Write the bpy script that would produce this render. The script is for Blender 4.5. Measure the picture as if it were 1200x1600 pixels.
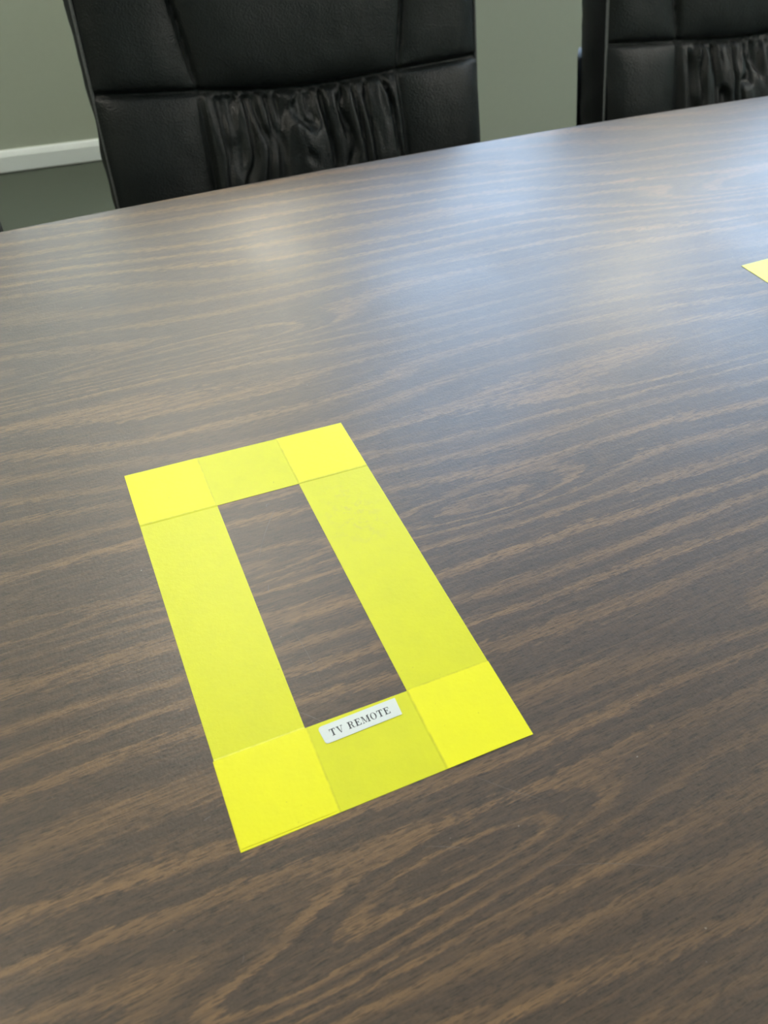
import bpy, bmesh, math, random
from mathutils import Vector, Matrix, noise

random.seed(7)
scene = bpy.context.scene
for o in list(bpy.data.objects):
    bpy.data.objects.remove(o)
COL = scene.collection
TZ = 0.75                      # height of the table top above the floor

# ------------------------------------------------------------------ camera
cam_d = bpy.data.cameras.new('camera')
cam = bpy.data.objects.new('camera', cam_d)
COL.objects.link(cam)
right = Vector((0.91616207, -0.39951615, 0.03215445))
down = Vector((-0.26497332, -0.66391269, -0.69929184))
fwd = Vector((0.30072613, 0.63214459, -0.71411274))
cpos = Vector((-0.00985799, -0.1620551, TZ + 0.39065337))
m3 = Matrix((right, -down, -fwd)).transposed()
cam.matrix_world = Matrix.Translation(cpos) @ m3.to_4x4()
cam_d.sensor_fit = 'AUTO'
cam_d.sensor_width = 36.0
cam_d.lens = 36.0 * 1256.0 / 1600.0
cam_d.clip_start = 0.02
cam_d.dof.use_dof = True
cam_d.dof.focus_distance = 0.54
cam_d.dof.aperture_fstop = 11.0
scene.camera = cam

# ------------------------------------------------------------------ light and exposure
scene.view_settings.view_transform = 'Standard'
scene.view_settings.look = 'None'
scene.view_settings.gamma = 1.0
scene.view_settings.use_curve_mapping = False
scene.view_settings.exposure = -0.62

SKY_STRENGTH = 16.0
SCONCE_STRENGTH = 84.0
TROFFER_STRENGTH = 22.0
world = bpy.data.worlds.new('sky')
scene.world = world
world.use_nodes = True
bg = world.node_tree.nodes['Background']
bg.inputs['Color'].default_value = (0.53, 0.73, 1.0, 1)
bg.inputs['Strength'].default_value = SKY_STRENGTH

# room plan (metres): far wall steps forward at STEP_X
X0, X1 = -3.2, 5.2
Y0 = -2.6
YL, YR = 2.73, 2.05            # far wall left of the step, right of the step
STEP_X = 0.86
CEIL = 3.00
# windows in the far walls: x0, x1, z0, z1, wall y, panes
WINDOWS = [(-2.3, 0.72, 1.05, 2.92, YL, 3), (0.90, 1.90, 1.20, 2.92, YR, 1), (2.30, 4.95, 1.20, 2.92, YR, 3)]
for (x0, x1, z0, z1, wy, np_) in WINDOWS:
    pd = bpy.data.lights.new('window_portal', 'AREA')
    pd.shape = 'RECTANGLE'
    pd.size = x1 - x0
    pd.size_y = z1 - z0
    pd.cycles.is_portal = True
    po = bpy.data.objects.new('window_portal', pd)
    COL.objects.link(po)
    po.location = ((x0 + x1) / 2, wy + 0.13, (z0 + z1) / 2)
    po.rotation_euler = (math.radians(-90), 0, 0)   # shines towards -y, into the room

# ------------------------------------------------------------------ node helpers
def new_mat(name):
    m = bpy.data.materials.new(name)
    m.use_nodes = True
    nt = m.node_tree
    return m, nt, nt.nodes['Principled BSDF'], nt.nodes['Material Output']


class NT:
    def __init__(s, nt):
        s.nt = nt

    def n(s, t, **k):
        nd = s.nt.nodes.new(t)
        for a, b in k.items():
            setattr(nd, a, b)
        return nd

    def link(s, a, b):
        s.nt.links.new(a, b)

    def put(s, sock, v):
        if hasattr(v, 'is_output'):
            s.link(v, sock)
        else:
            sock.default_value = v

    def math(s, op, a, b=0.0, c=0.0):
        nd = s.n('ShaderNodeMath', operation=op)
        s.put(nd.inputs[0], a)
        s.put(nd.inputs[1], b)
        s.put(nd.inputs[2], c)
        return nd.outputs[0]

    def coords(s, which='Object'):
        return s.n('ShaderNodeTexCoord').outputs[which]

    def mapping(s, v, scale=(1, 1, 1), loc=(0, 0, 0), rot=(0, 0, 0)):
        nd = s.n('ShaderNodeMapping')
        s.link(v, nd.inputs['Vector'])
        nd.inputs['Scale'].default_value = scale
        nd.inputs['Location'].default_value = loc
        nd.inputs['Rotation'].default_value = rot
        return nd.outputs[0]

    def noise(s, v, scale, detail=2.0, rough=0.5, dist=0.0):
        nd = s.n('ShaderNodeTexNoise')
        s.link(v, nd.inputs['Vector'])
        nd.inputs['Scale'].default_value = scale
        nd.inputs['Detail'].default_value = detail
        nd.inputs['Roughness'].default_value = rough
        nd.inputs['Distortion'].default_value = dist
        return nd.outputs['Fac']

    def ramp(s, f, lo, hi, a=0.0, b=1.0):
        nd = s.n('ShaderNodeMapRange')
        nd.interpolation_type = 'SMOOTHSTEP'
        s.put(nd.inputs['Value'], f)
        nd.inputs['From Min'].default_value = lo
        nd.inputs['From Max'].default_value = hi
        nd.inputs['To Min'].default_value = a
        nd.inputs['To Max'].default_value = b
        return nd.outputs[0]

    def mix(s, f, a, b, blend='MIX'):
        nd = s.n('ShaderNodeMix', data_type='RGBA', blend_type=blend)
        s.put(nd.inputs[0], f)
        s.put(nd.inputs[6], a if hasattr(a, 'is_output') else (*a, 1))
        s.put(nd.inputs[7], b if hasattr(b, 'is_output') else (*b, 1))
        return nd.outputs[2]

    def bump(s, h, strength, dist, normal=None):
        nd = s.n('ShaderNodeBump')
        nd.inputs['Strength'].default_value = strength
        nd.inputs['Distance'].default_value = dist
        s.link(h, nd.inputs['Height'])
        if normal is not None:
            s.link(normal, nd.inputs['Normal'])
        return nd.outputs[0]


def plain_mat(name, col, rough=0.5, metal=0.0, grain=0.0, gscale=200.0, bump=0.0):
    m, nt, bs, out = new_mat(name)
    t = NT(nt)
    bs.inputs['Roughness'].default_value = rough
    bs.inputs['Metallic'].default_value = metal
    co = t.coords()
    nz = t.noise(co, gscale, 4, 0.6)
    lo = tuple(c * (1 - grain) for c in col)
    hi = tuple(c * (1 + grain) for c in col)
    t.link(t.mix(nz, lo, hi), bs.inputs['Base Color'])
    if bump:
        t.link(t.bump(nz, 1.0, bump), bs.inputs['Normal'])
    return m


# ------------------------------------------------------------------ materials
M = {}
M['wall'] = plain_mat('sage_wall_paint', (0.46, 0.50, 0.41), 0.62, 0, 0.03, 60, 0.0006)
M['ceiling'] = plain_mat('ceiling_white', (0.46, 0.45, 0.42), 0.9, 0, 0.04, 90, 0.001)
M['carpet'] = plain_mat('olive_carpet', (0.080, 0.096, 0.076), 0.95, 0, 0.25, 260, 0.003)
M['white_trim'] = plain_mat('white_trim_paint', (0.90, 0.95, 0.95), 0.45, 0, 0.02, 20)
M['door'] = plain_mat('door_wood', (0.20, 0.12, 0.07), 0.5, 0, 0.2, 14)
M['black_plastic'] = plain_mat('black_plastic', (0.010, 0.010, 0.011), 0.45, 0, 0.1, 300, 0.0001)
M['chrome'] = plain_mat('steel', (0.55, 0.55, 0.56), 0.25, 1.0, 0.03, 40)
M['edge'] = plain_mat('edge_band_brown', (0.030, 0.021, 0.016), 0.4, 0, 0.15, 80)
M['scratch'] = plain_mat('scratch_pale', (0.13, 0.11, 0.095), 0.6, 0, 0.3, 500)
M['sticker'] = plain_mat('sticker_paper', (0.62, 0.655, 0.62), 0.4, 0, 0.03, 600)
M['ink'] = plain_mat('black_ink', (0.022, 0.02, 0.022), 0.6, 0, 0.3, 1500)


def emit_mat(name, col, strength):
    m, nt, bs, out = new_mat(name)
    bs.inputs['Base Color'].default_value = (0.8, 0.8, 0.8, 1)
    bs.inputs['Emission Color'].default_value = (*col, 1)
    bs.inputs['Emission Strength'].default_value = strength
    return m


M['sconce_glass'] = emit_mat('lit_opal_glass', (1.0, 0.94, 0.84), SCONCE_STRENGTH)


M['troffer_lens'] = emit_mat('troffer_diffuser', (1.0, 0.93, 0.80), TROFFER_STRENGTH)


def glass_mat():
    m, nt, bs, out = new_mat('window_glass')
    t = NT(nt)
    tr = t.n('ShaderNodeBsdfTransparent')
    gl = t.n('ShaderNodeBsdfGlossy')
    gl.inputs['Roughness'].default_value = 0.02
    mx = t.n('ShaderNodeMixShader')
    mx.inputs[0].default_value = 0.05
    t.link(tr.outputs[0], mx.inputs[1])
    t.link(gl.outputs[0], mx.inputs[2])
    t.link(mx.outputs[0], out.inputs['Surface'])
    return m


M['glass'] = glass_mat()


def blind_mat():
    m, nt, bs, out = new_mat('added_blind_fabric')
    t = NT(nt)
    wv = t.noise(t.coords(), 300.0, 2, 0.5)
    di = t.n('ShaderNodeBsdfDiffuse')
    tl = t.n('ShaderNodeBsdfTranslucent')
    tp = t.n('ShaderNodeBsdfTransparent')
    t.link(t.mix(wv, (0.80, 0.72, 0.58), (0.88, 0.80, 0.66)), tl.inputs['Color'])
    t.link(t.mix(wv, (0.66, 0.62, 0.53), (0.72, 0.68, 0.58)), di.inputs['Color'])
    mx = t.n('ShaderNodeMixShader')
    mx.inputs[0].default_value = 0.85
    t.link(di.outputs[0], mx.inputs[1])
    t.link(tl.outputs[0], mx.inputs[2])
    m2 = t.n('ShaderNodeMixShader')
    m2.inputs[0].default_value = 0.12
    t.link(mx.outputs[0], m2.inputs[1])
    t.link(tp.outputs[0], m2.inputs[2])
    t.link(m2.outputs[0], out.inputs['Surface'])
    return m


M['blind'] = blind_mat()


def leather_mat():
    m, nt, bs, out = new_mat('black_leather')
    t = NT(nt)
    co = t.coords()
    vo = t.n('ShaderNodeTexVoronoi', feature='SMOOTH_F1')
    t.link(co, vo.inputs['Vector'])
    vo.inputs['Scale'].default_value = 480.0
    nz = t.noise(co, 38.0, 4, 0.6)
    fine = t.noise(t.mapping(co, (1, 1, 2.2)), 900.0, 2, 0.5)
    worn = t.noise(co, 9.0, 3, 0.6)
    t.link(t.mix(worn, (0.0035, 0.0052, 0.0052), (0.0080, 0.0102, 0.0098)), bs.inputs['Base Color'])
    t.link(t.ramp(worn, 0.3, 0.7, 0.36, 0.48), bs.inputs['Roughness'])
    bs.inputs['Specular IOR Level'].default_value = 0.40
    b1 = t.bump(nz, 0.5, 0.0016)
    b2 = t.bump(vo.outputs['Distance'], 0.7, 0.0008, b1)
    b3 = t.bump(fine, 0.5, 0.0004, b2)
    t.link(b3, bs.inputs['Normal'])
    return m


M['leather'] = leather_mat()

TC = (1.10, 0.15)              # table centre, origin of the table's object coordinates


def wood_mat():
    m, nt, bs, out = new_mat('walnut_laminate')
    t = NT(nt)
    co = t.mapping(t.coords(), loc=(TC[0], TC[1], 0))
    # slight overall drift of the grain direction
    bend = t.noise(t.mapping(co, (1.3, 1.1, 1), (3.1, 7.7, 0)), 1.0, 1, 0.4)
    sp = t.n('ShaderNodeSeparateXYZ')
    t.link(co, sp.inputs[0])
    x, y = sp.outputs[0], sp.outputs[1]
    yb = t.math('ADD', y, t.math('MULTIPLY', t.math('SUBTRACT', bend, 0.5), 0.10))
    yb = t.math('ADD', yb, t.math('MULTIPLY', x, 0.045))
    # ring field: linear term + long anisotropic noise + flat-sawn "hills" whose contours make the arches
    n1 = t.noise(t.mapping(co, (2.0, 10.0, 1), (11.3, 4.2, 0)), 1.0, 2, 0.40)
    h = t.math('ADD', t.math('MULTIPLY', yb, 40.0), t.math('MULTIPLY', n1, 3.6))
    hills = [(0.00, -0.062, 0.085, 0.014, 2.7), (0.10, -0.046, 0.085, 0.013, 2.7),
             (0.22, 0.166, 0.080, 0.015, 2.7), (0.05, 0.168, 0.070, 0.016, 2.7),
             (0.11, 0.418, 0.105, 0.017, 2.7), (0.00, 0.412, 0.090, 0.016, 2.7),
             (-0.10, 0.405, 0.090, 0.016, 2.7), (-0.08, 0.170, 0.060, 0.013, 1.8),
             (0.48, 0.25, 0.15, 0.02, 1.9), (0.80, 0.52, 0.18, 0.02, 2.0),
             (0.45, 0.02, 0.14, 0.018, 2.0), (1.4, 0.3, 0.2, 0.025, 2.0)]
    for (cx, cy, sx, sy, a) in hills:
        dx = t.math('MULTIPLY', t.math('SUBTRACT', x, cx), 1 / sx)
        dy = t.math('MULTIPLY', t.math('SUBTRACT', y, cy), 1 / sy)
        r2 = t.math('ADD', t.math('MULTIPLY', dx, dx), t.math('MULTIPLY', dy, dy))
        g = t.math('MULTIPLY', t.math('EXPONENT', t.math('MULTIPLY', r2, -1.0)), a)
        h = t.math('ADD', h, g)
    # fibres run a few degrees off the bands and fray their edges
    rot = t.mapping(co, (1, 1, 1), (0, 0, 0), (0, 0, math.radians(-2.5)))
    fib = t.noise(t.mapping(rot, (110, 1000, 1)), 1.0, 3, 0.65)
    fib2 = t.noise(t.mapping(rot, (30, 420, 1), (5, 9, 0)), 1.0, 4, 0.65)
    frag = t.noise(t.mapping(rot, (160, 420, 1), (8, 1, 0)), 1.0, 3, 0.6)
    hj = t.math('ADD', h, t.math('MULTIPLY', t.math('SUBTRACT', fib, 0.5), 0.52))
    hj = t.math('ADD', hj, t.math('MULTIPLY', t.math('SUBTRACT', fib2, 0.5), 0.48))
    hj = t.math('ADD', hj, t.math('MULTIPLY', t.math('SUBTRACT', frag, 0.5), 0.35))
    s1 = t.math('ADD', t.math('MULTIPLY', t.math('SINE', t.math('MULTIPLY', hj, 2 * math.pi)), 0.5), 0.5)
    s2 = t.math('ADD', t.math('MULTIPLY', t.math('SINE', t.math('MULTIPLY', hj, 2 * math.pi * 2.37)), 0.5), 0.5)
    s3 = t.noise(t.mapping(rot, (5, 230, 1), (3, 6, 0)), 1.0, 4, 0.6)
    band = t.math('ADD', t.math('MULTIPLY', t.ramp(s1, 0.58, 0.98), 0.72), t.math('MULTIPLY', t.ramp(s2, 0.62, 1.0), 0.22))
    amp = t.noise(t.mapping(co, (1.6, 9.0, 1), (1, 2, 0)), 1.0, 2, 0.5)
    band = t.math('MULTIPLY', band, t.ramp(amp, 0.30, 0.60, 0.45, 1.05))
    stri = t.noise(t.mapping(rot, (7, 400, 1), (9, 4, 0)), 1.0, 3, 0.6)
    band = t.math('MULTIPLY', band, t.ramp(stri, 0.36, 0.62, 0.48, 1.12))
    band = t.math('ADD', band, t.ramp(s3, 0.52, 0.80, 0.0, 0.40))
    col = t.mix(band, (0.060, 0.0410, 0.0285), (0.200, 0.116, 0.053))
    # pores: short dark dashes
    pore = t.noise(t.mapping(rot, (130, 1250, 1), (2, 3, 0)), 1.0, 2, 0.6)
    col = t.mix(t.ramp(pore, 0.51, 0.68, 0.0, 0.75), col, (0.022, 0.017, 0.013))
    pale = t.noise(t.mapping(rot, (60, 700, 1), (7, 2, 0)), 1.0, 2, 0.6)
    col = t.mix(t.ramp(pale, 0.55, 0.75, 0.0, 0.35), col, (0.155, 0.098, 0.054))
    mott = t.noise(co, 700.0, 3, 0.6)
    col = t.mix(t.ramp(mott, 0.3, 0.7, 0.0, 0.25), col, (0.11, 0.080, 0.056))
    dust = t.noise(co, 360.0, 1, 0.5)
    col = t.mix(t.ramp(dust, 0.80, 0.84, 0.0, 0.6), col, (0.34, 0.31, 0.26))
    t.link(col, bs.inputs['Base Color'])
    big = t.noise(co, 7.0, 3, 0.6)
    t.link(t.ramp(big, 0.25, 0.75, 0.34, 0.40), bs.inputs['Roughness'])
    bs.inputs['IOR'].default_value = 1.50
    bs.inputs['Sheen Weight'].default_value = 0.0
    bs.inputs['Sheen Roughness'].default_value = 0.3
    peel = t.noise(co, 480.0, 3, 0.6)
    peel2 = t.noise(co, 90.0, 2, 0.5)
    b1 = t.bump(peel, 0.30, 0.0004)
    b2 = t.bump(peel2, 0.10, 0.0010, b1)
    t.link(b2, bs.inputs['Normal'])
    return m


M['wood'] = wood_mat()


TW = 0.0510                    # tape width, then the outer size of an outline
TWID, TLEN = 0.1617, 0.2830
TT = 0.00018                   # tape thickness


def tape_mat():
    m, nt, bs, out = new_mat('yellow_vinyl_tape')
    t = NT(nt)
    co = t.coords()
    nz = t.noise(co, 55.0, 4, 0.65)
    spk = t.noise(co, 420.0, 2, 0.5)
    # where two lengths of tape cross, the doubled film is opaque and stronger in colour
    s0 = t.n('ShaderNodeSeparateXYZ')
    t.link(co, s0.inputs[0])
    ax = t.math('ABSOLUTE', t.math('SUBTRACT', s0.outputs[0], TWID / 2))
    ay = t.math('ABSOLUTE', t.math('SUBTRACT', s0.outputs[1], TLEN / 2))
    dbl = t.math('MULTIPLY', t.ramp(ax, TWID / 2 - TW - 0.0006, TWID / 2 - TW + 0.0004), t.ramp(ay, TLEN / 2 - TW - 0.0006, TLEN / 2 - TW + 0.0004))
    single = t.mix(t.ramp(nz, 0.3, 0.75), (0.635, 0.632, 0.020), (0.605, 0.604, 0.024))
    double = t.mix(t.ramp(nz, 0.3, 0.75), (0.765, 0.730, 0.015), (0.745, 0.710, 0.019))
    col = t.mix(dbl, single, double)
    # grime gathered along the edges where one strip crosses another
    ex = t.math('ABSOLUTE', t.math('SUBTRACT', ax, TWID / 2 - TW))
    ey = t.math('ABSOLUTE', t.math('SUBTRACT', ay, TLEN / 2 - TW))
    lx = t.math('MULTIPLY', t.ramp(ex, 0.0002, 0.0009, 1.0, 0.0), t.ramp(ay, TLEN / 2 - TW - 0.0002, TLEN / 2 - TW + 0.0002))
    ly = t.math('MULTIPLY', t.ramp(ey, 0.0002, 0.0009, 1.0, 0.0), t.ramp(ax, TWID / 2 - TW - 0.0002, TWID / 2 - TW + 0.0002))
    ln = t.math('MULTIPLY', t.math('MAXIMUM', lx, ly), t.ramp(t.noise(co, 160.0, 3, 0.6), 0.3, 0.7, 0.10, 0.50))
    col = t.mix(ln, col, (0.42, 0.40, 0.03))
    col = t.mix(t.ramp(spk, 0.735, 0.80, 0.0, 0.55), col, (0.40, 0.36, 0.05))
    # scuffed grime patch on the right-hand strip
    sp = t.n('ShaderNodeSeparateXYZ')
    t.link(co, sp.inputs[0])
    dx = t.math('MULTIPLY', t.math('SUBTRACT', sp.outputs[0], 0.136), 1 / 0.016)
    dy = t.math('MULTIPLY', t.math('SUBTRACT', sp.outputs[1], 0.190), 1 / 0.026)
    r2 = t.math('ADD', t.math('MULTIPLY', dx, dx), t.math('MULTIPLY', dy, dy))
    g = t.math('EXPONENT', t.math('MULTIPLY', r2, -1.0))
    sm = t.noise(co, 130.0, 4, 0.7)
    f = t.math('MULTIPLY', g, t.ramp(sm, 0.45, 0.70, 0.0, 0.75))
    col = t.mix(f, col, (0.52, 0.48, 0.08))
    t.link(col, bs.inputs['Base Color'])
    bs.inputs['Roughness'].default_value = 0.36
    bs.inputs['Specular IOR Level'].default_value = 0.28
    t.link(t.bump(t.noise(co, 260.0, 3, 0.6), 0.25, 0.0004), bs.inputs['Normal'])
    return m


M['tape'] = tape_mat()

# ------------------------------------------------------------------ mesh helpers
def mesh_obj(name, verts, faces, mat, parent=None, smooth=False, loc=None):
    me = bpy.data.meshes.new(name)
    me.from_pydata([tuple(v) for v in verts], [], faces)
    me.update()
    if smooth:
        me.polygons.foreach_set('use_smooth', [True] * len(me.polygons))
    me.materials.append(M[mat])
    o = bpy.data.objects.new(name, me)
    COL.objects.link(o)
    if parent:
        o.parent = parent
    if loc:
        o.location = loc
    return o


def bm_obj(name, bm, mat, parent=None, smooth=False, loc=None):
    bmesh.ops.recalc_face_normals(bm, faces=bm.faces)
    me = bpy.data.meshes.new(name)
    bm.to_mesh(me)
    bm.free()
    if smooth:
        me.polygons.foreach_set('use_smooth', [True] * len(me.polygons))
    me.materials.append(M[mat])
    o = bpy.data.objects.new(name, me)
    COL.objects.link(o)
    if parent:
        o.parent = parent
    if loc:
        o.location = loc
    return o


def box(bm, a, b, bevel=0.0, seg=2):
    r = bmesh.ops.create_cube(bm, size=1.0)
    vs = r['verts']
    for v in vs:
        for k in range(3):
            v.co[k] = (a[k] + b[k]) / 2 + v.co[k] * (b[k] - a[k])
    if bevel:
        es = list({e for v in vs for e in v.link_edges})
        bmesh.ops.bevel(bm, geom=es, offset=bevel, segments=seg, profile=0.5, affect='EDGES')


def box_obj(name, a, b, mat, parent=None, bevel=0.0, seg=2, smooth=False):
    bm = bmesh.new()
    box(bm, a, b, bevel, seg)
    return bm_obj(name, bm, mat, parent, smooth)


def tube(bm, pts, r, n=8, cap=True):
    rings = []
    for i, p in enumerate(pts):
        p = Vector(p)
        d = (Vector(pts[min(i + 1, len(pts) - 1)]) - Vector(pts[max(i - 1, 0)])).normalized()
        up = Vector((0, 1, 0)) if abs(d.y) < 0.9 else Vector((1, 0, 0))
        a = d.cross(up).normalized()
        b = d.cross(a).normalized()
        rr = r[i] if isinstance(r, (list, tuple)) else r
        rings.append([bm.verts.new(p + (a * math.cos(2 * math.pi * k / n) + b * math.sin(2 * math.pi * k / n)) * rr) for k in range(n)])
    for i in range(len(rings) - 1):
        for k in range(n):
            bm.faces.new((rings[i][k], rings[i][(k + 1) % n], rings[i + 1][(k + 1) % n], rings[i + 1][k]))
    if cap:
        bm.faces.new(rings[0])
        bm.faces.new(list(reversed(rings[-1])))


def lathe(bm, prof, n=24, centre=(0, 0)):
    rings = []
    for (r, z) in prof:
        rings.append([bm.verts.new((centre[0] + r * math.cos(2 * math.pi * k / n), centre[1] + r * math.sin(2 * math.pi * k / n), z)) for k in range(n)])
    for i in range(len(rings) - 1):
        for k in range(n):
            bm.faces.new((rings[i][k], rings[i][(k + 1) % n], rings[i + 1][(k + 1) % n], rings[i + 1][k]))
    bm.faces.new(rings[0])
    bm.faces.new(rings[-1])


def empty(name, loc, rz=0.0):
    o = bpy.data.objects.new(name, None)
    o.empty_display_size = 0.1
    COL.objects.link(o)
    o.location = loc
    o.rotation_euler = (0, 0, rz)
    return o


def tag(o, label, cat, group=None):
    o['label'] = label
    o['category'] = cat
    if group:
        o['group'] = group
    return o


def struct(o, label, cat=None):
    o['kind'] = 'structure'
    o['label'] = label
    if cat:
        o['category'] = cat
    return o


def copy_tree(o, parent=None):
    c = o.copy()
    COL.objects.link(c)
    if parent:
        c.parent = parent
    for ch in o.children:
        copy_tree(ch, c)
    return c


# ------------------------------------------------------------------ room shell
T = 0.15
struct(box_obj('floor', (X0 - T, Y0 - T, -0.1), (X1 + T, YL + T, 0.0), 'carpet'), 'dark olive grey carpet floor behind the chairs', 'floor')
bm = bmesh.new()
box(bm, (X0 - T, Y0 - T, CEIL), (X1 + T, YR + T, CEIL + 0.1))
box(bm, (X0 - T, YR + T, CEIL), (STEP_X + T, YL + T, CEIL + 0.1))
struct(bm_obj('ceiling', bm, 'ceiling'), 'white painted ceiling above the table', 'ceiling')
struct(box_obj('wall_left', (X0 - T, Y0 - T, 0), (X0, YL + T, CEIL), 'wall'), 'sage grey side wall at the left end', 'wall')
struct(box_obj('wall_right', (X1, Y0 - T, 0), (X1 + T, YR + T, CEIL), 'wall'), 'sage grey side wall at the right end', 'wall')
struct(box_obj('wall_near', (X0, Y0 - T, 0), (X1, Y0, CEIL), 'wall'), 'sage grey wall behind the viewer', 'wall')


def wall_with_windows(bm, xa, xb, y, wins):
    cur = xa
    for (x0, x1, z0, z1) in sorted(wins):
        box(bm, (cur, y, 0), (x0, y + T, CEIL))
        box(bm, (x0, y, 0), (x1, y + T, z0))
        box(bm, (x0, y, z1), (x1, y + T, CEIL))
        cur = x1
    box(bm, (cur, y, 0), (xb, y + T, CEIL))


bm = bmesh.new()
wall_with_windows(bm, X0, STEP_X + T, YL, [w[:4] for w in WINDOWS if w[4] == YL])
struct(bm_obj('wall_far', bm, 'wall'), 'recessed sage grey wall above the white baseboard at left', 'wall')
bm = bmesh.new()
wall_with_windows(bm, STEP_X, X1, YR, [w[:4] for w in WINDOWS if w[4] == YR])
box(bm, (STEP_X, YR + T, 0), (STEP_X + T, YL, CEIL))
struct(bm_obj('wall_back', bm, 'wall'), 'lighter sage grey wall seen between the two black chairs', 'wall')


def baseboard(name, a, b, label):
    # moulded white skirting: flat face with an eased top edge
    ax, ay = a
    bx, by = b
    d = Vector((bx - ax, by - ay, 0)).normalized()
    nrm = Vector((d.y, -d.x, 0))
    prof = [(0, 0.006), (0.012, 0.006), (0.012, 0.052), (0.009, 0.060), (0.005, 0.068), (0, 0.070)]
    vs, fs = [], []
    for (px, py) in ((ax, ay), (bx, by)):
        for (o, z) in prof:
            vs.append((px + nrm.x * o, py + nrm.y * o, z))
    n = len(prof)
    for i in range(n):
        j = (i + 1) % n
        fs.append((i, j, n + j, n + i))
    fs.append(tuple(range(n - 1, -1, -1)))
    fs.append(tuple(range(n, 2 * n)))
    return struct(mesh_obj(name, vs, fs, 'white_trim'), label, 'baseboard')


baseboard('baseboard_far', (X0, YL), (STEP_X, YL), 'white painted baseboard along the recessed wall at left')
baseboard('baseboard_back', (STEP_X, YR), (X1, YR), 'white painted baseboard below the window wall')

# windows: frame, mullions, panes, sill
WL = ['wide window in the recessed wall at left, above the frame', 'narrow window in the wall behind the gap between the chairs', 'wide daylight window in the wall at right']
for k, (wx0, wx1, wz0, wz1, wy, npane) in enumerate(WINDOWS):
    cxw = (wx0 + wx1) / 2
    win = struct(empty('window_%d' % (k + 1), (cxw, wy, wz0)), WL[k], 'window')

    def wbox(name, a, b, mat, bev=0.004):
        return box_obj(name, (a[0] - cxw, a[1], a[2] - wz0), (b[0] - cxw, b[1], b[2] - wz0), mat, win, bev, 1)
    fw = 0.05
    wbox('frame_rail', (wx0, 0.03, wz0), (wx1, 0.10, wz0 + fw), 'white_trim')
    wbox('frame_rail', (wx0, 0.03, wz1 - fw), (wx1, 0.10, wz1), 'white_trim')
    for i in range(npane + 1):
        cx = wx0 + (wx1 - wx0 - fw) * i / npane
        wbox('mullion', (cx, 0.035, wz0 + fw), (cx + fw, 0.095, wz1 - fw), 'white_trim')
    for i in range(npane):
        a = wx0 + (wx1 - wx0 - fw) * i / npane + fw
        b = wx0 + (wx1 - wx0 - fw) * (i + 1) / npane
        wbox('pane', (a, 0.062, wz0 + fw), (b, 0.068, wz1 - fw), 'glass', 0)
    wbox('sill', (wx0 - 0.04, -0.05, wz0 - 0.03), (wx1 + 0.04, 0.03, wz0), 'white_trim')
# unseen cream roller blind, added to warm the light from the left window
wx0, wx1, wz0, wz1, wy, _ = WINDOWS[0]
rb = empty('added_roller_blind', ((wx0 + wx1) / 2, wy, wz0 + 0.02))
tag(rb, 'unseen cream translucent roller blind, added over the left window to warm its light', 'blind')
hwid, hh = (wx1 - wx0) / 2 - 0.01, wz1 - wz0 - 0.05
box_obj('fabric', (-hwid, 0.0140, 0.0), (hwid, 0.0146, hh), 'blind', rb)
box_obj('bottom_bar', (-hwid, 0.008, -0.012), (hwid, 0.021, 0.002), 'white_trim', rb, 0.002, 1)
bm = bmesh.new()
tube(bm, [(-hwid, 0.006, hh), (hwid, 0.006, hh)], 0.02, 16)
bm_obj('roller', bm, 'white_trim', rb, True)

# lit wall sconces on the piers beside the windows
def sconce(x, y, z, label):
    r = empty('wall_sconce', (x, y, z))
    tag(r, label, 'wall lamp', 'lit wall sconces beside the windows')
    box_obj('back_plate', (-0.045, -0.012, -0.09), (0.045, 0.0, 0.09), 'chrome', r, 0.003, 2)
    bm = bmesh.new()
    tube(bm, [(0, -0.010, 0), (0, -0.075, 0)], 0.012, 12)
    bm_obj('arm', bm, 'chrome', r, True)
    bm = bmesh.new()
    lathe(bm, [(0.030, -0.165), (0.046, -0.155), (0.046, 0.155), (0.030, 0.165)], 24, (0, -0.085))
    bm_obj('glass_shade', bm, 'sconce_glass', r, True)
    for sg in (-1, 1):
        bm = bmesh.new()
        lathe(bm, [(0.034, sg * 0.163), (0.036, sg * 0.167), (0.030, sg * 0.180), (0.008, sg * 0.184)], 24, (0, -0.085))
        bm_obj('end_cap', bm, 'chrome', r, True)


sconce(0.795, YL, 1.92, 'lit opal glass wall sconce in the left recess, beside the blind')
sconce(2.03, YR, 1.92, 'lit opal glass wall sconce on the pier between the right windows')


def troffer(x, y, label):
    r = empty('ceiling_troffer', (x, y, CEIL))
    tag(r, label, 'ceiling light', 'rectangular ceiling troffers')
    a, b = 0.30, 0.60
    for (p, q) in (((-a, -b), (a, -b + 0.025)), ((-a, b - 0.025), (a, b)), ((-a, -b + 0.025), (-a + 0.025, b - 0.025)), ((a - 0.025, -b + 0.025), (a, b - 0.025))):
        box_obj('frame_bar', (p[0], p[1], -0.018), (q[0], q[1], 0.0), 'white_trim', r, 0.002, 1)
    box_obj('diffuser', (-a + 0.025, -b + 0.025, -0.010), (a - 0.025, b - 0.025, -0.002), 'troffer_lens', r)
    return r


troffer(0.32, 2.11, 'lit ceiling troffer in the recess before the left window')
troffer(2.30, -0.90, 'added fill light behind the viewer, built as a ceiling troffer')  # added back light, unseen: brightens the window wall and chair fronts
troffer(-1.40, 0.60, 'added fill light above the left end of the table, built as a ceiling troffer')  # unseen lamp added to lift the recessed wall and its baseboard
troffer(3.40, 0.40, 'added fill light above the right end of the table, built as a ceiling troffer')  # unseen lamp added to brighten the wall between the chairs

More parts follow.
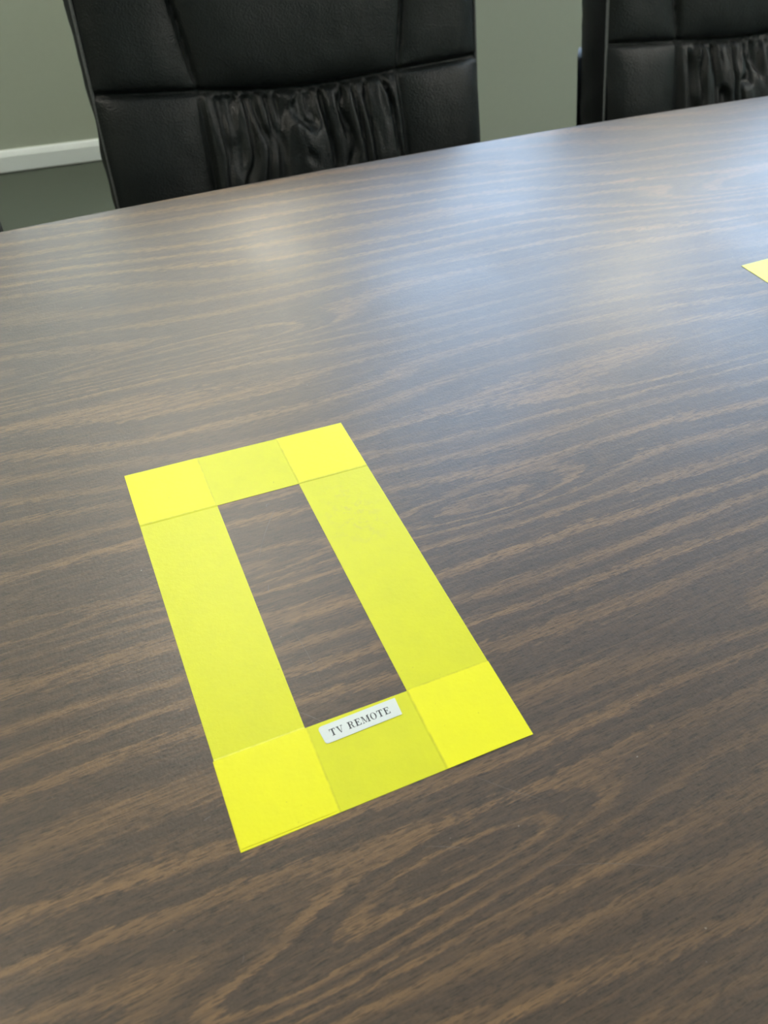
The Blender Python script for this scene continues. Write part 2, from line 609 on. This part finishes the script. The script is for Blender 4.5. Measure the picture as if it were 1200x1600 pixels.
# ------------------------------------------------------------------ conference table
tbl = empty('conference_table', (TC[0], TC[1], 0))
tag(tbl, 'long boat-shaped conference table with glossy dark walnut laminate top', 'table')
HL = 1.85


def far_y(x):                 # local far edge of the boat shape
    return 0.6035 - 0.0485 * x * x


def outline(inset):
    pts = []
    n = 64
    xs = [-HL + inset + (2 * HL - 2 * inset) * i / n for i in range(n + 1)]
    for x in xs:
        pts.append((x, -far_y(x) + inset))
    for x in reversed(xs):
        pts.append((x, far_y(x) - inset))
    return pts


bm = bmesh.new()
rings = []
for ins, z in ((0.004, TZ - 0.030), (0.004, TZ - 0.0012), (0.0048, TZ - 0.0003), (0.006, TZ)):
    rings.append([bm.verts.new((x, y, z)) for x, y in outline(ins)])
N = len(rings[0])
for i in range(3):
    for k in range(N):
        bm.faces.new((rings[i][k], rings[i][(k + 1) % N], rings[i + 1][(k + 1) % N], rings[i + 1][k]))
half = N // 2
for rg in (rings[0], rings[-1]):
    for k in range(half - 1):
        bm.faces.new((rg[k], rg[k + 1], rg[N - 2 - k], rg[N - 1 - k]))
top = bm_obj('tabletop', bm, 'wood', tbl)
bm = bmesh.new()
rings = []
for ins, z in ((0.0042, TZ - 0.030), (0.001, TZ - 0.029), (0.0, TZ - 0.015), (0.0006, TZ - 0.003), (0.002, TZ - 0.0012), (0.0042, TZ - 0.0011)):
    rings.append([bm.verts.new((x, y, z)) for x, y in outline(ins)])
for i in range(5):
    for k in range(N):
        bm.faces.new((rings[i][k], rings[i][(k + 1) % N], rings[i + 1][(k + 1) % N], rings[i + 1][k]))
bm_obj('edge_band', bm, 'edge', tbl, True)
for sx in (-1.30, 1.30):
    ped = box_obj('pedestal', (sx - 0.04, -0.30, 0.03), (sx + 0.04, 0.05, TZ - 0.031), 'wood', tbl, 0.004, 1)
    box_obj('foot', (sx - 0.09, -0.38, 0.0), (sx + 0.09, 0.08, 0.03), 'edge', ped, 0.006, 1)
box_obj('stretcher', (-1.26, -0.05, 0.42), (1.26, -0.02, TZ - 0.031), 'wood', tbl, 0.003, 1)

# fine pale scratches in the laminate
def scratch(pts, w):
    vs, fs = [], []
    n = len(pts)
    for i, p in enumerate(pts):
        a = Vector(pts[max(i - 1, 0)])
        b = Vector(pts[min(i + 1, n - 1)])
        d = (b - a).normalized()
        ww = w * (0.25 + 0.75 * math.sin(math.pi * (i + 0.3) / (n - 0.4)))
        q = Vector((-d.y, d.x)) * ww / 2
        vs.append((p[0] - TC[0] + q.x, p[1] - TC[1] + q.y, TZ + 0.00004))
        vs.append((p[0] - TC[0] - q.x, p[1] - TC[1] - q.y, TZ + 0.00004))
    for i in range(n - 1):
        fs.append((2 * i, 2 * i + 2, 2 * i + 3, 2 * i + 1))
    mesh_obj('scratch', vs, fs, 'scratch', top)


def seg(a, b, n=7, bow=0.0):
    a, b = Vector(a), Vector(b)
    q = Vector((-(b - a).y, (b - a).x))
    return [tuple(a + (b - a) * i / (n - 1) + q * bow * math.sin(math.pi * i / (n - 1))) for i in range(n)]


for a, b, w, bow in [((0.0642, 0.1766), (0.0865, 0.2131), 0.00045, 0.03), ((0.0825, 0.2175), (0.0855, 0.2195), 0.0005, 0.5),
                     ((0.080, -0.0305), (0.1023, -0.0409), 0.00022, 0.02),
                     ((0.122, -0.009), (0.1484, -0.0337), 0.00022, -0.02), ((-0.0126, 0.0220), (-0.0084, 0.0230), 0.0004, 0.05),
                     ((-0.0117, -0.0427), (-0.0133, -0.0461), 0.00025, 0.1), ((0.5146, 0.3261), (0.4829, 0.2508), 0.00035, 0.05),
                     ((0.0626, 0.1530), (0.0608, 0.1468), 0.00035, 0.02), ((0.0505, 0.0610), (0.0600, 0.0508), 0.00035, 0.03),
                     ((0.43, 0.33), (0.47, 0.21), 0.0003, -0.03), ((0.50, 0.30), (0.42, 0.25), 0.0003, 0.04),
                     ((0.13, -0.062), (0.19, -0.088), 0.00018, 0.03), ((0.065, 0.115), (0.068, 0.075), 0.0002, 0.03)]:
    scratch(seg(a, b, 7, bow), w)

# ------------------------------------------------------------------ yellow tape outlines


def strip(name, parent, x0, x1, y0, y1, along, lifts, skew=(0, 0, 0, 0), seed=0):
    """A length of tape lying on the table. 'lifts' are (start, end) stretches where it climbs over other tape."""
    if along == 'y':
        s0, s1, w0, w1 = y0, y1, x0, x1
    else:
        s0, s1, w0, w1 = x0, x1, y0, y1
    ss = {s0, s1}
    n = 24
    for i in range(n + 1):
        ss.add(s0 + (s1 - s0) * i / n)
    slope = 0.0011
    for (a, b) in lifts:
        for q in (a - slope, a - slope / 2, a, b, b + slope / 2, b + slope):
            if s0 < q < s1:
                ss.add(q)
    ss = sorted(ss)

    def zz(s):
        v = 0.0
        for (a, b) in lifts:
            if a <= s <= b:
                v = 1.0
            else:
                d = (a - s) if s < a else (s - b)
                if d < slope:
                    q = 1 - d / slope
                    v = max(v, q * q * (3 - 2 * q))
        return v * TT
    vs, fs = [], []
    for i, s in enumerate(ss):
        f = (s - s0) / (s1 - s0)
        wa = w0 + skew[0] * (1 - f) + skew[1] * f + 0.00006 * noise.noise(Vector((s * 90, seed, 0)))
        wb = w1 + skew[2] * (1 - f) + skew[3] * f + 0.00006 * noise.noise(Vector((s * 90, seed, 5)))
        z = zz(s)
        for (w, dz) in ((wa, 0.00001), (wa, TT), (wb, TT), (wb, 0.00001)):
            vs.append((w, s, z + dz) if along == 'y' else (s, w, z + dz))
    for i in range(len(ss) - 1):
        for k in range(3):
            a = i * 4 + k
            q = (a, a + 1, a + 5, a + 4)
            fs.append(q if along == 'y' else q[::-1])
    e = (len(ss) - 1) * 4
    fs.append((0, 3, 2, 1))
    fs.append((e, e + 1, e + 2, e + 3))
    o = mesh_obj(name, vs, fs, 'tape', parent)
    return o


def tape_outline(loc, rz, label):
    r = empty('tape_outline', (loc[0], loc[1], TZ + 0.00001), rz)
    tag(r, label, 'tape', 'yellow tape outlines on the table')
    W, L, w = TWID, TLEN, TW
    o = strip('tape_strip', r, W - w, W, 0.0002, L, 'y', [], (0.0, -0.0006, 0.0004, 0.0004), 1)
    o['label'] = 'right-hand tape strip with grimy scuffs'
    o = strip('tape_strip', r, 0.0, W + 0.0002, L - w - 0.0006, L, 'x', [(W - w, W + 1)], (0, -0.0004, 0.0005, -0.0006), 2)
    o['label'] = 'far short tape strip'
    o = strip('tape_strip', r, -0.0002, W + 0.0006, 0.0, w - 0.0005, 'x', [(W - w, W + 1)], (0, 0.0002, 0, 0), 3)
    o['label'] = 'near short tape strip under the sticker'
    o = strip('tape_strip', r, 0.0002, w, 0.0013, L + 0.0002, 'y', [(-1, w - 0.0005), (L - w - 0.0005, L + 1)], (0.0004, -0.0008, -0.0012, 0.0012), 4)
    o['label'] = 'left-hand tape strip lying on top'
    return r


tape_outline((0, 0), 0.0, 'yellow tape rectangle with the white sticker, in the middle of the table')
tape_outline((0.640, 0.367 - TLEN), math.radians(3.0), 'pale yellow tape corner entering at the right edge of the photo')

# white sticker with the lettering TV REMOTE
SK_W, SK_H = 0.0446, 0.0108
stk = empty('sticker', (0.0796, 0.0431, TZ + 2 * TT + 0.00003), math.radians(1.2))
tag(stk, 'white paper sticker reading TV REMOTE on the near strip of yellow tape', 'sticker')


def rounded(w, h, radii, n=6):
    pts = []
    for (sx, sy, a0), r in zip(((-1, -1, 180), (1, -1, 270), (1, 1, 0), (-1, 1, 90)), radii):
        cx, cy = sx * (w / 2 - r), sy * (h / 2 - r)
        for i in range(n + 1):
            a = math.radians(a0 + 90 * i / n)
            pts.append((cx + r * math.cos(a), cy + r * math.sin(a)))
    return pts


pp = rounded(SK_W, SK_H, (0.0016, 0.0005, 0.0007, 0.0022))
pp = [(x - 0.0009 * (y / SK_H + 0.5) * (1 if x < 0 else -0.6), y) for x, y in pp]
n = len(pp)
vs = [(x, y, 0) for x, y in pp] + [(x, y, 0.0001) for x, y in pp]
fs = [tuple(range(n - 1, -1, -1)), tuple(range(n, 2 * n))] + [(k, (k + 1) % n, n + (k + 1) % n, n + k) for k in range(n)]
mesh_obj('paper', vs, fs, 'sticker', stk)


def glyph(ch):
    """Didone capitals, cap height 1: list of convex polygons and the advance width."""
    P = []

    def rect(a, b, c, d):
        P.append([(a, b), (c, b), (c, d), (a, d)])
    th, hs = 0.20, 0.085
    if ch == 'T':
        rect(0.03, 1 - hs, 0.85, 1)
        rect(0.355, 0, 0.355 + th, 1)
        rect(0.22, 0, 0.66, hs)
        P.append([(0.03, 1), (0.03, 0.70), (0.075, 0.70), (0.15, 1)])
        P.append([(0.85, 1), (0.73, 1), (0.805, 0.70), (0.85, 0.70)])
        return P, 0.88
    if ch == 'V':
        P.append([(0.09, 1), (0.29, 1), (0.54, 0.0), (0.44, 0.0)])
        P.append([(0.75, 1), (0.81, 1), (0.54, 0.0), (0.48, 0.0)])
        rect(0.0, 1 - hs, 0.40, 1)
        rect(0.62, 1 - hs, 0.93, 1)
        return P, 0.92
    if ch == 'R':
        rect(0.12, 0, 0.12 + th, 1)
        rect(0.0, 0, 0.41, hs)
        rect(0.0, 1 - hs, 0.45, 1)
        rect(0.25, 0.49, 0.45, 0.49 + hs)
        m = 14
        for i in range(m):
            a0 = -math.pi / 2 + math.pi * i / m
            a1 = -math.pi / 2 + math.pi * (i + 1) / m
            f = lambda a, rx, ry: (0.44 + rx * math.cos(a), 0.745 + ry * math.sin(a))
            P.append([f(a0, 0.33, 0.255), f(a1, 0.33, 0.255), f(a1, 0.16, 0.20), f(a0, 0.16, 0.20)])
        P.append([(0.43, 0.50), (0.55, 0.53), (0.69, 0.38), (0.53, 0.38)])
        P.append([(0.53, 0.38), (0.69, 0.38), (0.73, 0.12), (0.57, 0.12)])
        P.append([(0.57, 0.12), (0.73, 0.12), (0.80, 0.035), (0.80, -0.01), (0.66, 0.0)])
        P.append([(0.78, 0.03), (0.88, 0.13), (0.92, 0.11), (0.86, 0.0), (0.78, -0.01)])
        return P, 0.90
    if ch == 'E':
        rect(0.12, 0, 0.12 + th, 1)
        rect(0.0, 0, 0.80, hs)
        rect(0.0, 1 - hs, 0.77, 1)
        rect(0.2, 0.49, 0.55, 0.49 + hs)
        P.append([(0.77, 1), (0.63, 1), (0.73, 0.70), (0.77, 0.70)])
        P.append([(0.80, 0), (0.80, 0.31), (0.76, 0.31), (0.64, 0)])
        P.append([(0.55, 0.33), (0.55, 0.70), (0.52, 0.70), (0.45, 0.515), (0.52, 0.33)])
        return P, 0.82
    if ch == 'M':
        rect(0.13, 0, 0.185, 1)
        rect(0.0, 0, 0.32, hs)
        rect(0.0, 1 - hs, 0.30, 1)
        P.append([(0.12, 1), (0.32, 1), (0.60, 0.02), (0.50, 0.02)])
        P.append([(0.88, 1), (0.93, 1), (0.60, 0.02), (0.54, 0.02)])
        rect(0.88, 0, 0.88 + th, 1)
        rect(0.75, 0, 1.17, hs)
        rect(0.86, 1 - hs, 1.17, 1)
        return P, 1.18
    if ch == 'O':
        m = 26
        for i in range(m):
            a0, a1 = 2 * math.pi * i / m, 2 * math.pi * (i + 1) / m
            f = lambda a, rx, ry: (0.43 + rx * math.cos(a), 0.5 + ry * math.sin(a))
            P.append([f(a0, 0.43, 0.52), f(a1, 0.43, 0.52), f(a1, 0.25, 0.47), f(a0, 0.25, 0.47)])
        return P, 0.86
    return P, 0.42


CAP = 0.0042
text, cur, placed = 'TV REMOTE', 0.0, []
for ch in text:
    P, adv = glyph(ch)
    placed.append((P, cur))
    cur += adv + 0.13
tw = cur - 0.13
SX = 0.0352 / tw               # letters set to the printed line's width
for P, off in placed:
    if not P:
        continue
    vs, fs = [], []
    for poly in P:
        area = sum(poly[i][0] * poly[(i + 1) % len(poly)][1] - poly[(i + 1) % len(poly)][0] * poly[i][1] for i in range(len(poly)))
        if area < 0:
            poly = poly[::-1]
        b = len(vs)
        for (x, y) in poly:
            vs.append(((off + x - tw / 2) * SX - 0.0006, (y - 0.5) * CAP - 0.0002, 0.00012))
        fs.append(tuple(range(b, b + len(poly))))
    mesh_obj('letter', vs, fs, 'ink', stk)

# ------------------------------------------------------------------ leather chairs
HW = 0.2655                     # half width of the backrest
BZ0, BZ1 = 0.47, 0.932          # bottom and top of the backrest, metres above the floor
SEAM_Z = 0.777                 # horizontal seam
REC = math.tan(math.radians(17))


def sstep(a, b, x):
    x = min(1, max(0, (x - a) / (b - a)))
    return x * x * (3 - 2 * x)


def half_w(z):
    if z > BZ1 - 0.045:
        q = (z - (BZ1 - 0.045)) / 0.045
        return HW - 0.045 * (1 - math.sqrt(max(0, 1 - q * q)))
    return HW


def seam_u(z):                 # distance of the two vertical seams from the centre line
    if z > SEAM_Z:
        return 0.1370 + 0.17 * (z - SEAM_Z) + 0.25 * max(0, z - SEAM_Z - 0.05) ** 2
    return 0.1380


def seam_z(u):                 # the horizontal seam sags a little in the middle
    return SEAM_Z + 0.006 * (abs(u) / HW) ** 2 - 0.008 * math.exp(-(u / 0.12) ** 2)


def back_depth(u, z, folds):
    hw = half_w(z)
    su = seam_u(z)
    zs = seam_z(u)
    d = 0.0
    # soft roll-off to the piped edge
    e = max(0.0, 1 - abs(u) / hw)
    d += 0.010 * (1 - math.exp(-e * hw / 0.018))
    # cushions
    if z > zs:
        if abs(u) < su:
            a = max(0.0, 1 - (u / su) ** 4)
            b = (z - zs)
            d += 0.020 * math.sqrt(a) * (1 - math.exp(-b / 0.016)) * (0.75 + 0.25 * math.exp(-((b - 0.08) / 0.07) ** 2))
        else:
            a = (abs(u) - su) / max(1e-4, hw - su)
            b = (z - zs)
            d += 0.011 * (1 - abs(2 * a - 1) ** 3) * (1 - math.exp(-b / 0.014))
    else:
        b = zs - z
        if abs(u) < su:
            a = max(0.0, 1 - (u / su) ** 6)
            d += 0.012 * math.sqrt(a) * (1 - math.exp(-b / 0.02)) + 0.008 * math.exp(-((b - 0.14) / 0.09) ** 2)
            wu = u + 0.010 * noise.noise(Vector((u * 9, b * 9, folds))) * min(1, b * 14) - 0.10 * u * b * 4
            n1 = noise.noise(Vector((wu * 44, b * 7.0 + 0.6 * noise.noise(Vector((u * 20, b * 20, 2.0))), folds)))
            n2 = noise.noise(Vector((wu * 95 + 3, b * 11, folds + 7)))
            crease = math.exp(-(n1 / 0.16) ** 2) + 0.45 * math.exp(-(n2 / 0.14) ** 2) * math.exp(-(b / 0.05) ** 2)
            swell = noise.noise(Vector((wu * 30, b * 5, folds + 3)))
            env = sstep(-0.001, 0.010, b) * (0.25 + 0.75 * math.exp(-(b / 0.11) ** 2)) * (1 - math.exp(-(su - abs(u)) / 0.006))
            d += env * (0.0095 * swell + 0.0045 - 0.0135 * min(1.2, crease))
        else:
            a = (abs(u) - su) / max(1e-4, hw - su)
            d += 0.012 * (1 - abs(2 * a - 1) ** 3) * (1 - math.exp(-b / 0.014))
    # seams pulled in
    d -= 0.0050 * math.exp(-((z - zs) / 0.0032) ** 2)
    d -= 0.0042 * math.exp(-((abs(u) - su) / 0.0028) ** 2)
    # lumbar sweep, bottom and top rounding
    d += 0.012 * math.exp(-((z - 0.66) / 0.12) ** 2)
    d -= 0.035 * sstep(BZ1 - 0.04, BZ1, z) ** 2
    d += 0.0016 * noise.noise(Vector((u * 14, z * 14, 3.3))) + 0.0008 * noise.noise(Vector((u * 45, z * 30, 8.1)))
    return d


def plane_y(z):                # the piped edge lies on this leaning plane (front faces -y)
    return (z - 0.7176) * REC


def make_chair(seed):
    r = empty('office_chair', (0, 0, 0))
    folds = seed * 1.37
    nu, nz = 170, 190
    us = [-1 + 2 * i / nu for i in range(nu + 1)]
    zs = [BZ0 + (BZ1 - BZ0) * j / nz for j in range(nz + 1)]
    grid = {}
    for j, z in enumerate(zs):
        for i, s in enumerate(us):
            u = s * half_w(z)
            d = back_depth(u, z, folds)
            grid[i, j] = Vector((u, plane_y(z) - d, z + d * REC * 0.5))
    regions = {}
    for j in range(nz):
        for i in range(nu):
            z = (zs[j] + zs[j + 1]) / 2
            u = (us[i] + us[i + 1]) / 2 * half_w(z)
            up = z > seam_z(u)
            side = 0 if abs(u) < seam_u(z) else (1 if u > 0 else -1)
            regions.setdefault((up, side), []).append((i, j))
    names = {(True, 0): 'headrest_panel', (False, 0): 'gathered_panel', (True, 1): 'upper_side_panel', (True, -1): 'upper_side_panel',
             (False, 1): 'lower_side_panel', (False, -1): 'lower_side_panel'}
    # smooth normals come from the full sheet: build it once, then cut
    nrm = {}
    for (i, j), p in grid.items():
        a = grid[min(i + 1, nu), j] - grid[max(i - 1, 0), j]
        b = grid[i, min(j + 1, nz)] - grid[i, max(j - 1, 0)]
        c = a.cross(b)
        nrm[i, j] = c.normalized() if c.length > 0 else Vector((0, -1, 0))
    for key, cells in regions.items():
        idx, vs, ns, fs = {}, [], [], []

        def vid(k):
            if k not in idx:
                idx[k] = len(vs)
                vs.append(grid[k])
                ns.append(nrm[k])
            return idx[k]
        for (i, j) in cells:
            fs.append((vid((i, j)), vid((i + 1, j)), vid((i + 1, j + 1)), vid((i, j + 1))))
        o = mesh_obj(names[key], vs, fs, 'leather', r, True)
        o.data.normals_split_custom_set_from_vertices([tuple(q) for q in ns])
        if key == (False, 0):
            o['label'] = 'gathered panel with ruched vertical folds'
    # gusset: the side wall of the cushion, running round the edge
    path = [(-1, j) for j in range(0, nz + 1, 3)]
    edge = [(-half_w(zs[j]), zs[j]) for j in range(0, nz + 1, 3)]
    if edge[-1][1] < BZ1:
        edge.append((-half_w(BZ1), BZ1))
    top_n = 24
    hwt = half_w(BZ1)
    edge += [(-hwt + 2 * hwt * i / top_n, BZ1) for i in range(1, top_n)]
    edge += [(-u, z) for (u, z) in reversed(edge[:edge.index((-hwt + 2 * hwt / top_n, BZ1))])]
    depth_n = 10
    vs, fs = [], []
    for k, (u, z) in enumerate(edge):
        base_y = plane_y(z) + (0.035 * sstep(BZ1 - 0.04, BZ1, z) ** 2)
        # outward direction
        a = Vector(edge[max(k - 1, 0)])
        b = Vector(edge[min(k + 1, len(edge) - 1)])
        t = (b - a).normalized()
        out = Vector((-t.y, t.x))
        for q in range(depth_n + 1):
            f = q / depth_n
            bul = 0.006 * math.sin(math.pi * f) - 0.020 * f * f
            wr = 0.0060 * math.sin(math.pi * f) * noise.noise(Vector((u * 6 + 2, z * 26 + f * 1.5, 1.7 + seed))) + 0.002 * f * noise.noise(Vector((u * 9, z * 60, 4.0)))
            p = Vector((u, z)) + out * (bul + wr)
            vs.append((p.x, base_y + 0.085 * f, p.y))
    st = depth_n + 1
    for k in range(len(edge) - 1):
        for q in range(depth_n):
            fs.append((k * st + q, (k + 1) * st + q, (k + 1) * st + q + 1, k * st + q + 1))
    mesh_obj('side_gusset', vs, fs, 'gusset', r, True)
    # piping along the seam between front and gusset
    bm = bmesh.new()
    tube(bm, [(u, plane_y(z) + 0.035 * sstep(BZ1 - 0.04, BZ1, z) ** 2 - 0.0035, z) for (u, z) in edge], 0.0021, 8)
    bm_obj('piping', bm, 'piping', r, True)
    # moulded outer shell behind the cushion
    bm = bmesh.new()
    rows = []
    for j in range(0, 25):
        z = 0.40 + (0.745 - 0.40) * j / 24
        row = []
        for i in range(0, 21):
            s = -1 + 2 * i / 20
            u = s * 0.258
            y = plane_y(z) + 0.078 + 0.050 * math.sqrt(max(0, 1 - abs(s) ** 5))
            row.append(bm.verts.new((u, y, z)))
        rows.append(row)
    back = []
    for row in rows:
        back.append([bm.verts.new((v.co.x * 0.97, v.co.y + 0.010, v.co.z)) for v in row])
    for j in range(24):
        for i in range(20):
            bm.faces.new((rows[j][i], rows[j][i + 1], rows[j + 1][i + 1], rows[j + 1][i]))
            bm.faces.new((back[j][i], back[j + 1][i], back[j + 1][i + 1], back[j][i + 1]))
    for j in range(24):
        for i in (0, 20):
            bm.faces.new((rows[j][i], rows[j + 1][i], back[j + 1][i], back[j][i]))
    for i in range(20):
        for j in (0, 24):
            bm.faces.new((rows[j][i], rows[j][i + 1], back[j][i + 1], back[j][i]))
    bm_obj('lower_back_shell', bm, 'black_plastic', r, True)
    bm = bmesh.new()
    rows = []
    for j in range(0, 31):
        z = BZ0 + 0.01 + (BZ1 - 0.012 - BZ0) * j / 30
        hw = half_w(z) - 0.012
        row = []
        for i in range(0, 25):
            s = -1 + 2 * i / 24
            y = plane_y(z) + 0.062 + 0.045 * math.sqrt(max(0, 1 - abs(s) ** 4)) * (1 - 0.6 * sstep(BZ1 - 0.12, BZ1, z))
            row.append(bm.verts.new((s * hw, y, z)))
        rows.append(row)
    for j in range(30):
        for i in range(24):
            bm.faces.new((rows[j][i], rows[j][i + 1], rows[j + 1][i + 1], rows[j + 1][i]))
    bm_obj('back_cover', bm, 'leather', r, True)
    # seat cushion
    o = box_obj('seat', (-0.255, -0.50, 0.40), (0.255, 0.0, 0.50), 'leather', r, 0.045, 5, True)
    box_obj('seat_pan', (-0.22, -0.45, 0.375), (0.22, 0.0, 0.402), 'black_plastic', r, 0.01, 2)
    # armrests: post and pad
    for s in (-1, 1):
        bm = bmesh.new()
        tube(bm, [(s * 0.20, -0.12, 0.385), (s * 0.285, -0.13, 0.39), (s * 0.296, -0.15, 0.45), (s * 0.296, -0.20, 0.625)], 0.014, 10)
        arm = bm_obj('armrest', bm, 'black_plastic', r, True)
        box_obj('arm_pad', (s * 0.296 - 0.022, -0.33, 0.622), (s * 0.296 + 0.022, -0.06, 0.648), 'black_plastic', arm, 0.010, 3, True)
    # gas column, five-star base and castors
    bm = bmesh.new()
    lathe(bm, [(0.028, 0.10), (0.028, 0.25), (0.020, 0.255), (0.020, 0.36), (0.06, 0.365), (0.06, 0.378)], 20, (0, -0.20))
    bm_obj('gas_column', bm, 'black_plastic', r, True)
    for k in range(5):
        a = math.radians(90 + 72 * k)
        d = Vector((math.cos(a), math.sin(a), 0))
        c = Vector((0, -0.20, 0))
        bm = bmesh.new()
        tube(bm, [c + d * 0.02 + Vector((0, 0, 0.13)), c + d * 0.15 + Vector((0, 0, 0.115)), c + d * 0.28 + Vector((0, 0, 0.08))], [0.03, 0.024, 0.016], 10)
        leg = bm_obj('base_leg', bm, 'black_plastic', r, True)
        bm = bmesh.new()
        q = Vector((-d.y, d.x, 0))
        e = c + d * 0.28
        for sg in (-1, 1):
            m = q * sg
            tube(bm, [e + m * 0.006 + Vector((0, 0, 0.027)), e + m * 0.024 + Vector((0, 0, 0.027))], 0.027, 16)
        tube(bm, [e + Vector((0, 0, 0.03)), e + Vector((0, 0, 0.08))], 0.006, 8)
        bm_obj('castor', bm, 'black_plastic', leg, True)
    return r


M['piping'] = plain_mat('stitched_piping', (0.11, 0.113, 0.11), 0.5, 0, 0.8, 600, 0.0008)
M['gusset'] = plain_mat('gusset_leather', (0.0025, 0.003, 0.003), 0.6, 0, 0.3, 200, 0.0006)
M['gusset'].node_tree.nodes['Principled BSDF'].inputs['Specular IOR Level'].default_value = 0.12

CH_Y = 0.923
ch1 = make_chair(11)
ch2 = make_chair(29)
ch3 = copy_tree(ch2)
for c, x, y, rz, lab in ((ch1, 0.3595, CH_Y, 0.0, 'black leather office chair at left with gathered lumbar panel, directly behind the tape rectangle'),
                         (ch2, 1.105, CH_Y, math.radians(3), 'black leather office chair at the upper right corner, cut off by the frame'),
                         (ch3, -0.319, CH_Y - 0.01, 0.0, 'black leather office chair beyond the left frame edge, only a dark sliver in view')):
    c.location = (x, y, 0)
    c.rotation_euler = (0, 0, rz)
    tag(c, lab, 'chair', 'black leather chairs along the far side of the table')
